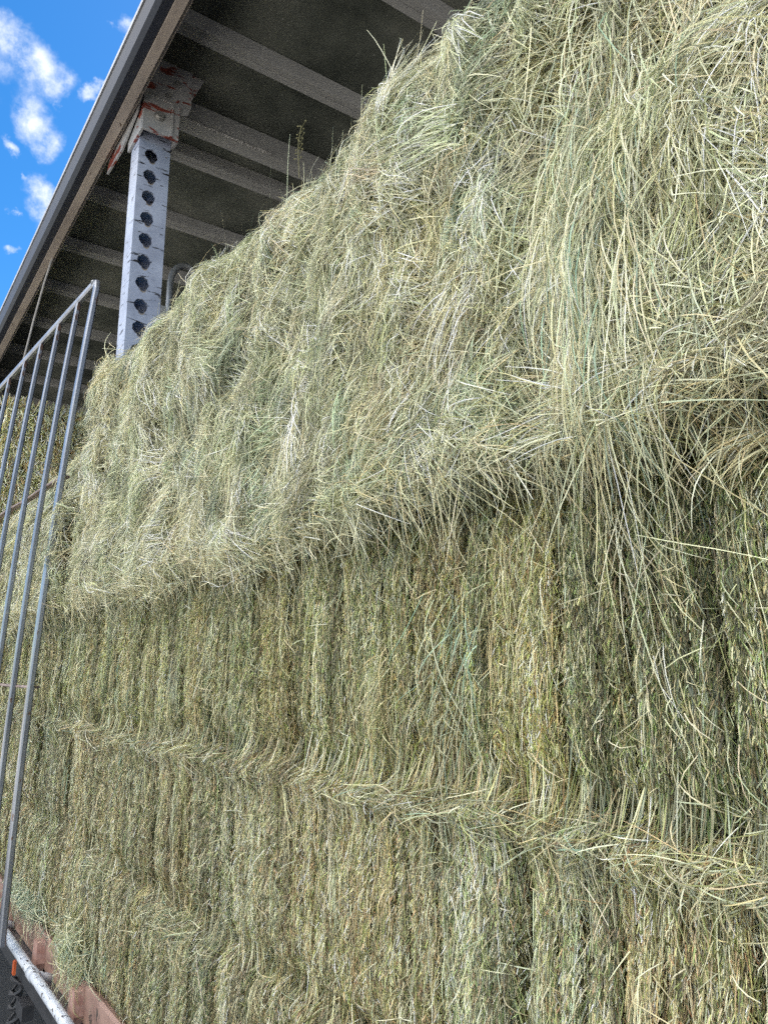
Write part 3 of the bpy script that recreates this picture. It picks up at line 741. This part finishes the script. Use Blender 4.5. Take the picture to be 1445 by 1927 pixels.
# ---- post with keyholes
PX0, PX1, PY0, PY1 = 0.945, 1.105, 3.50, 3.63
def build_post():
    bm = bmesh.new(); w = 0.012
    prism(bm, [(PX0, PY0), (PX1, PY0), (PX1, PY1), (PX0, PY1)], 'y', 0, 1)
    bm.free(); bm = bmesh.new()
    box(bm, PX0, PX1, PY0, PY1, -1.1, 2.80)
    bmesh.ops.recalc_face_normals(bm, faces=bm.faces)
    me = bpy.data.meshes.new('a'); bm.to_mesh(me); bm.free(); a = bpy.data.objects.new('a', me); C.objects.link(a)
    def cutter(fn):
        bm = bmesh.new(); fn(bm); bmesh.ops.recalc_face_normals(bm, faces=bm.faces)
        me = bpy.data.meshes.new('c'); bm.to_mesh(me); bm.free(); o = bpy.data.objects.new('c', me); C.objects.link(o); return o
    cs = [cutter(lambda b: box(b, PX0+w, PX1-w, PY0+w, PY1-w, -1.2, 2.9))]
    xc = PX0 + 0.065
    for i in range(17):
        zc = 2.585 - i*0.118
        pts = []
        for q in range(14):       # round upper part
            an = math.radians(-20 + 220*q/13); rj = 0.034 + 0.002*math.sin(q*2.3+i*1.9); pts.append((xc+rj*math.cos(an), zc+rj*math.sin(an)))
        pts += [(xc-0.024, zc-0.022), (xc-0.012, zc-0.032), (xc-0.006, zc-0.045), (xc+0.006, zc-0.050), (xc+0.018, zc-0.044), (xc+0.022, zc-0.030)]
        cs.append(cutter(lambda b, pts=pts: prism(b, pts, 'y', PY0-0.05, PY0+0.03)))
    for c in cs:
        md = a.modifiers.new('b', 'BOOLEAN'); md.operation = 'DIFFERENCE'; md.object = c; md.solver = 'EXACT'
    dg = bpy.context.evaluated_depsgraph_get(); dg.update()
    me2 = bpy.data.meshes.new_from_object(a.evaluated_get(dg))
    for c in cs + [a]: bpy.data.objects.remove(c)
    bm = bmesh.new(); bm.from_mesh(me2); bpy.data.meshes.remove(me2)
    return bm
po = link_bm('roof_post', build_post(), M['post'], T, origin=(PX0, PY0, -1.1))
def rim(b, i):  # bright crescent standing in for the glint at the foot of a hole
    xc = PX0 + 0.065; zc = 2.585 - i*0.118
    o = [(xc-0.012, zc-0.0335), (xc-0.0055, zc-0.0455), (xc+0.006, zc-0.0495), (xc+0.018, zc-0.0435), (xc+0.0215, zc-0.031)]
    q = [(x, z+0.008) for x, z in o[::-1]]
    prism(b, o+q, 'y', PY0+0.0015, PY0+0.0115)
for i in range(12):
    mesh_part('hole_rim_glint', lambda b: rim(b, i), M['rim_glint'], po)
# ---- bracket at the post head
br = mesh_part('mounting_bracket', lambda b: prism(b, [(0.925, 2.85), (0.96, 2.83), (1.13, 2.83), (1.165, 2.85), (1.18, 2.90), (1.175, 3.11), (0.925, 3.11)], 'y', 3.44, 3.452), M['bracket'], T, bevel=0.003)
mesh_part('side_gusset', lambda b: prism(b, [(3.30, 3.09), (3.475, 3.09), (3.90, 2.90), (3.98, 2.72), (3.70, 2.70), (3.47, 2.78), (3.30, 3.0)], 'x', 0.912, 0.922), M['bracket'], br)
mesh_part('backing_plate', lambda b: prism(b, [(1.10, 3.112), (1.25, 3.112), (1.185, 2.96), (1.10, 2.96)], 'y', 3.455, 3.50), M['bracket'], br)
def saddle(b):
    box(b, PX0-0.012, PX1+0.012, 3.425, 3.437, 2.665, 2.865)
    box(b, PX0-0.014, PX0-0.002, 3.4385, 3.655, 2.665, 2.865)
    box(b, PX1+0.002, PX1+0.014, 3.4385, 3.655, 2.665, 2.865)
    box(b, PX1-0.035, PX1-0.022, 3.415, 3.424, 2.67, 2.86)
sd = mesh_part('post_saddle', saddle, M['bracket'], br, bevel=0.002)
mesh_part('weld_bead', lambda b: (bead(b, [(PX0-0.012, 3.427, 2.868), (PX1+0.01, 3.427, 2.868)], 0.007), bead(b, [(PX1-0.03, 3.418, 2.84), (PX1-0.03, 3.418, 2.67)], 0.005)), M['weld'], sd, smooth=True)
def bolt(b, x, y, z, r=0.02):
    prism(b, [(x+r*1.35*math.cos(a), z+r*1.35*math.sin(a)) for a in [i*math.pi/9 for i in range(18)]], 'y', y-0.004, y)
    prism(b, [(x+r*math.cos(a), z+r*math.sin(a)) for a in [i*math.pi/3+0.3 for i in range(6)]], 'y', y-0.018, y-0.0045)
mesh_part('bolt', lambda b: bolt(b, 1.015, 3.424, 2.765), M['bolt'], sd)
mesh_part('bolt', lambda b: bolt(b, 1.10, 3.439, 3.00, 0.014), M['bolt'], br)
mesh_part('bolt', lambda b: bolt(b, 1.055, 3.439, 2.91, 0.012), M['bolt'], br)
# bent pipe hoop and pale panel inside, on the far side of the post
hp = [(1.47, 4.5, 1.2), (1.475, 4.5, 2.30)] + [(1.575-0.10*math.cos(a), 4.5, 2.47+0.15*math.sin(a)) for a in [i*math.pi/10 for i in range(0, 10)]] + [(1.70, 4.5, 2.50), (1.74, 4.5, 2.30), (1.75, 4.5, 1.2)]
hp[1] = (1.475, 4.5, 2.38)
mesh_part('hoop_rail', lambda b: tube(b, hp, 0.021, 12), M['hoop'], T, smooth=True)
mesh_part('inner_panel', lambda b: [box(b, 1.355+0.036*i, 1.385+0.036*i, 4.50, 4.512, 1.0, 2.30) for i in range(3)] and None, M['panel'], T)

# ------------------------------------------------------------------ side gate
G = empty('side_gate', (0.74, 3.92, -1.12))
tag(G, 'tall galvanised steel side gate of upright bars leaning against the hay at the left', 'gate')
def gx(y, z):
    zz = np.array([-1.12, -0.05, 0.72, 2.04]); xx = np.array([0.733, 0.757, 0.79, 0.90])
    return float(np.interp(z, zz, xx)) - 0.075*(y-3.92)
def gpath(y, z0, z1, n=16):
    zz = np.linspace(z0, z1, n); xx = np.array([0.733+0.0])
    c = np.polyfit([-1.12, -0.05, 0.72, 2.04], [0.733, 0.757, 0.79, 0.90], 2)
    return [(float(np.polyval(c, q)) - 0.075*(y-3.92), y, float(q)) for q in zz]
GC = np.polyfit([-1.12, -0.05, 0.72, 2.04], [0.733, 0.757, 0.79, 0.90], 2)
def gp(y, z): return (float(np.polyval(GC, z)) - 0.075*(y-3.92), y, z)
GY = [4.22, 4.56, 4.91, 5.27, 5.66, 6.02, 6.38]
mesh_part('end_upright', lambda b: tube(b, gpath(3.92, -1.14, 1.99) + [gp(3.935, 2.03), gp(3.96, 2.045)], 0, flat=(0.028, 0.048)), M['gate'], G)
mesh_part('end_upright', lambda b: tube(b, gpath(6.74, -1.14, 2.03), 0, flat=(0.028, 0.048)), M['gate'], G)
mesh_part('top_rail', lambda b: tube(b, [gp(y, 2.045) for y in (3.945, 4.6, 5.4, 6.2, 6.75)], 0.0, flat=(0.034, 0.034)), M['gate'], G)
mesh_part('bottom_rail', lambda b: tube(b, [gp(y, -1.10) for y in (3.95, 5.0, 6.72)], 0.0, flat=(0.03, 0.03)), M['gate'], G)
for y in GY:
    mesh_part('gate_bar', lambda b: tube(b, gpath(y, -1.09, 2.03), 0, flat=(0.026, 0.034)), M['gate'], G)
for z in (0.97, -0.05):
    mesh_part('cross_rung', lambda b: tube(b, [(gp(y, z)[0]+0.024, y, z + random.uniform(-0.006, 0.006)) for y in np.linspace(3.93, 6.73, 9)], 0, flat=(0.012, 0.036)), M['rung'], G)
# rope from roof beam to the gate
tag(mesh_part('rope', lambda b: (tube(b, [(0.885, 5.15, 2.80), (0.86, 5.25, 2.62), (0.835, 5.36, 2.38), (0.805, 5.45, 2.07)], 0.007, 8),
     bmesh.ops.create_icosphere(b, subdivisions=2, radius=0.018, matrix=Matrix.Translation((0.806, 5.45, 2.075)))), M['rope']),
    'thin grey rope hanging from the roof beam down to the gate top rail', 'rope')

def wisp(b):
    for q in range(26):
        p = Vector(gp(3.94 + random.uniform(0, 0.10), 0.985)) + Vector((0.02, 0, random.uniform(-0.01, 0.012)))
        a = random.uniform(-1.3, 1.3); e = p + Vector((random.uniform(-0.03, 0.02), math.sin(a)*random.uniform(0.04, 0.09), -math.cos(a)*random.uniform(0.03, 0.10)))
        tube(b, [p, p.lerp(e, 0.5) + Vector((-0.006, 0, 0.006)), e], 0.0016, 4)
tag(mesh_part('hay_wisp', wisp, paint('straw_wisp', (0.60, 0.56, 0.36), (0.42, 0.42, 0.28), rough=0.5, scale=40)),
    'little wisp of straw caught where the upper rung meets the near gate upright', 'hay wisp')['kind'] = 'stuff'

# ------------------------------------------------------------------ ground
bm = bmesh.new(); bmesh.ops.create_grid(bm, x_segments=8, y_segments=8, size=400)
for v in bm.verts: v.co.z = -2.0
g = link_bm('ground', bm, M['asphalt'], origin=(0, 0, -2.0)); g['kind'] = 'structure'

bm = bmesh.new(); box(bm, -60, -2.6, -60, 60, -2.02, -1.996)  # unseen pale slab added to bounce sunlight up onto beams and roof
g = link_bm('bounce_apron', bm, paint('bounce_slab_pale', (0.34, 0.33, 0.31), (0.25, 0.245, 0.23), rough=0.85, scale=0.6), origin=(-30, 0, -2.0)); g['kind'] = 'structure'

# ------------------------------------------------------------------ sky and sun
SUN_EL, SUN_AZ = math.radians(54), math.radians(62)       # azimuth clockwise from +Y: the sun is behind the trailer
w = bpy.data.worlds.new('World'); sc.world = w; w.use_nodes = True
nt = w.node_tree; nt.nodes.clear(); n = nt.nodes; l = nt.links
out = N(n, 'ShaderNodeOutputWorld'); bg = N(n, 'ShaderNodeBackground'); bg.inputs[1].default_value = 0.12
sky = N(n, 'ShaderNodeTexSky'); sky.sky_type = 'NISHITA'; sky.sun_disc = False
sky.sun_elevation = SUN_EL; sky.sun_rotation = SUN_AZ; sky.altitude = 600; sky.air_density = 1.0; sky.dust_density = 0.4; sky.ozone_density = 2.0
hs = N(n, 'ShaderNodeHueSaturation'); hs.inputs['Saturation'].default_value = 1.4; hs.inputs['Value'].default_value = 0.50
l.new(sky.outputs[0], hs.inputs['Color'])
tc = N(n, 'ShaderNodeTexCoord')
nz = N(n, 'ShaderNodeTexNoise', Scale=9.0, Detail=8.0, Roughness=0.62); l.new(tc.outputs['Generated'], nz.inputs['Vector'])
sb = N(n, 'ShaderNodeVectorMath', operation='SUBTRACT'); sb.inputs[1].default_value = (0.5, 0.5, 0.5)
l.new(nz.outputs['Color'], sb.inputs[0])
scl = N(n, 'ShaderNodeVectorMath', operation='SCALE'); scl.inputs['Scale'].default_value = 0.12
l.new(sb.outputs[0], scl.inputs[0])
pv = N(n, 'ShaderNodeVectorMath', operation='ADD'); l.new(tc.outputs['Generated'], pv.inputs[0]); l.new(scl.outputs[0], pv.inputs[1])
CLOUDS = [((0.074, 0.77, 0.634), 0.03), ((0.097, 0.777, 0.622), 0.035), ((0.117, 0.782, 0.613), 0.025), ((0.104, 0.807, 0.581), 0.029), ((0.124, 0.812, 0.57), 0.026), ((0.121, 0.843, 0.525), 0.026), ((0.136, 0.846, 0.516), 0.018), ((0.153, 0.777, 0.611), 0.014), ((0.081, 0.831, 0.55), 0.013), ((0.09, 0.856, 0.51), 0.015), ((0.1, 0.839, 0.534), 0.009), ((0.169, 0.72, 0.673), 0.015), ((0.143, 0.738, 0.659), 0.007), ((0.131, 0.791, 0.598), 0.011), ((0.106, 0.881, 0.461), 0.015), ((0.046, 0.784, 0.619), 0.043)]
last = None
for d, r in CLOUDS:
    dn = N(n, 'ShaderNodeVectorMath', operation='DISTANCE'); dn.inputs[1].default_value = d
    l.new(pv.outputs[0], dn.inputs[0])
    dv = N(n, 'ShaderNodeMath', operation='DIVIDE'); dv.inputs[1].default_value = r*0.88; l.new(dn.outputs['Value'], dv.inputs[0])
    if last is None: last = dv
    else:
        mn = N(n, 'ShaderNodeMath', operation='SMOOTH_MIN'); mn.inputs[2].default_value = 0.25
        l.new(last.outputs[0], mn.inputs[0]); l.new(dv.outputs[0], mn.inputs[1]); last = mn
mr = N(n, 'ShaderNodeMapRange'); mr.inputs[1].default_value = 1.15; mr.inputs[2].default_value = 0.25; mr.clamp = True; mr.interpolation_type = 'SMOOTHSTEP'
l.new(last.outputs[0], mr.inputs[0])
fn = N(n, 'ShaderNodeTexNoise', Scale=26.0, Detail=9.0, Roughness=0.65); l.new(tc.outputs['Generated'], fn.inputs['Vector'])
fr = N(n, 'ShaderNodeMapRange'); fr.inputs[1].default_value = 0.33; fr.inputs[2].default_value = 0.60; l.new(fn.outputs['Fac'], fr.inputs[0])
mm = N(n, 'ShaderNodeMath', operation='MULTIPLY'); l.new(mr.outputs[0], mm.inputs[0]); l.new(fr.outputs[0], mm.inputs[1])
# unseen bright cloud bank high in the west, added to light the hay
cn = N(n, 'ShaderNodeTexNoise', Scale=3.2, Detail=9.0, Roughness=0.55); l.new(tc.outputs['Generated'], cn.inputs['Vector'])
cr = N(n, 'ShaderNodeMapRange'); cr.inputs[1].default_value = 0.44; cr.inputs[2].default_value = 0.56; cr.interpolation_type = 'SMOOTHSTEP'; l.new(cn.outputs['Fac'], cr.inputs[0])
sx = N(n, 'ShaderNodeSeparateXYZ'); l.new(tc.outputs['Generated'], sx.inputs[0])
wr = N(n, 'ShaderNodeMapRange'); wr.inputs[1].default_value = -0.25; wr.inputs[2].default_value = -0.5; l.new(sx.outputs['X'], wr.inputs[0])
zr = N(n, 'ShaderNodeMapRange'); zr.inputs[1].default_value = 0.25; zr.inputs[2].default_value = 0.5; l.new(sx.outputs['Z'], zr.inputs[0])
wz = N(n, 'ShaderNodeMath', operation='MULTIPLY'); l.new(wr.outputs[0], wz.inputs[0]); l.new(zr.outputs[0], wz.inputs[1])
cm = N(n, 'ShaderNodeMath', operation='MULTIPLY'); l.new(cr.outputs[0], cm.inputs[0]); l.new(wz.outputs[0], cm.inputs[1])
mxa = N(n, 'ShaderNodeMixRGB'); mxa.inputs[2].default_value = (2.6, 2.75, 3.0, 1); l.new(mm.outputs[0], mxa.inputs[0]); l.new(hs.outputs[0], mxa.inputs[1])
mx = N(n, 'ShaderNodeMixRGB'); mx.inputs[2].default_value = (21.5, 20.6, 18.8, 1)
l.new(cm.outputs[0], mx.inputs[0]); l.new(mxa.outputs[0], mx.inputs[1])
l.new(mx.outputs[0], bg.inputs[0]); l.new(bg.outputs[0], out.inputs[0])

sl = bpy.data.lights.new('sun', 'SUN'); sl.energy = 5.0; sl.angle = math.radians(0.5); sl.color = (1.0, 0.95, 0.87)
so = bpy.data.objects.new('sun', sl); C.objects.link(so)
d = Vector((math.sin(SUN_AZ)*math.cos(SUN_EL), math.cos(SUN_AZ)*math.cos(SUN_EL), math.sin(SUN_EL)))
so.rotation_euler = d.to_track_quat('Z', 'Y').to_euler(); so.location = d*20

# ------------------------------------------------------------------ camera
cam = bpy.data.cameras.new('camera'); co = bpy.data.objects.new('camera', cam); C.objects.link(co)
cam.sensor_fit = 'VERTICAL'; cam.sensor_height = 36.0; cam.lens = 36.0*1447/1927
cam.clip_start = 0.02; cam.clip_end = 2000
co.location = (0, 0, H); co.rotation_euler = (math.radians(90+12), 0, math.radians(-35))
sc.camera = co
sc.view_settings.view_transform = 'Standard'; sc.view_settings.look = 'None'
sc.view_settings.exposure = 1.84; sc.view_settings.gamma = 1.0
sc.cycles.sample_clamp_indirect = 4.0; sc.cycles.max_bounces = 6; sc.cycles.diffuse_bounces = 4; sc.cycles.use_denoising = False
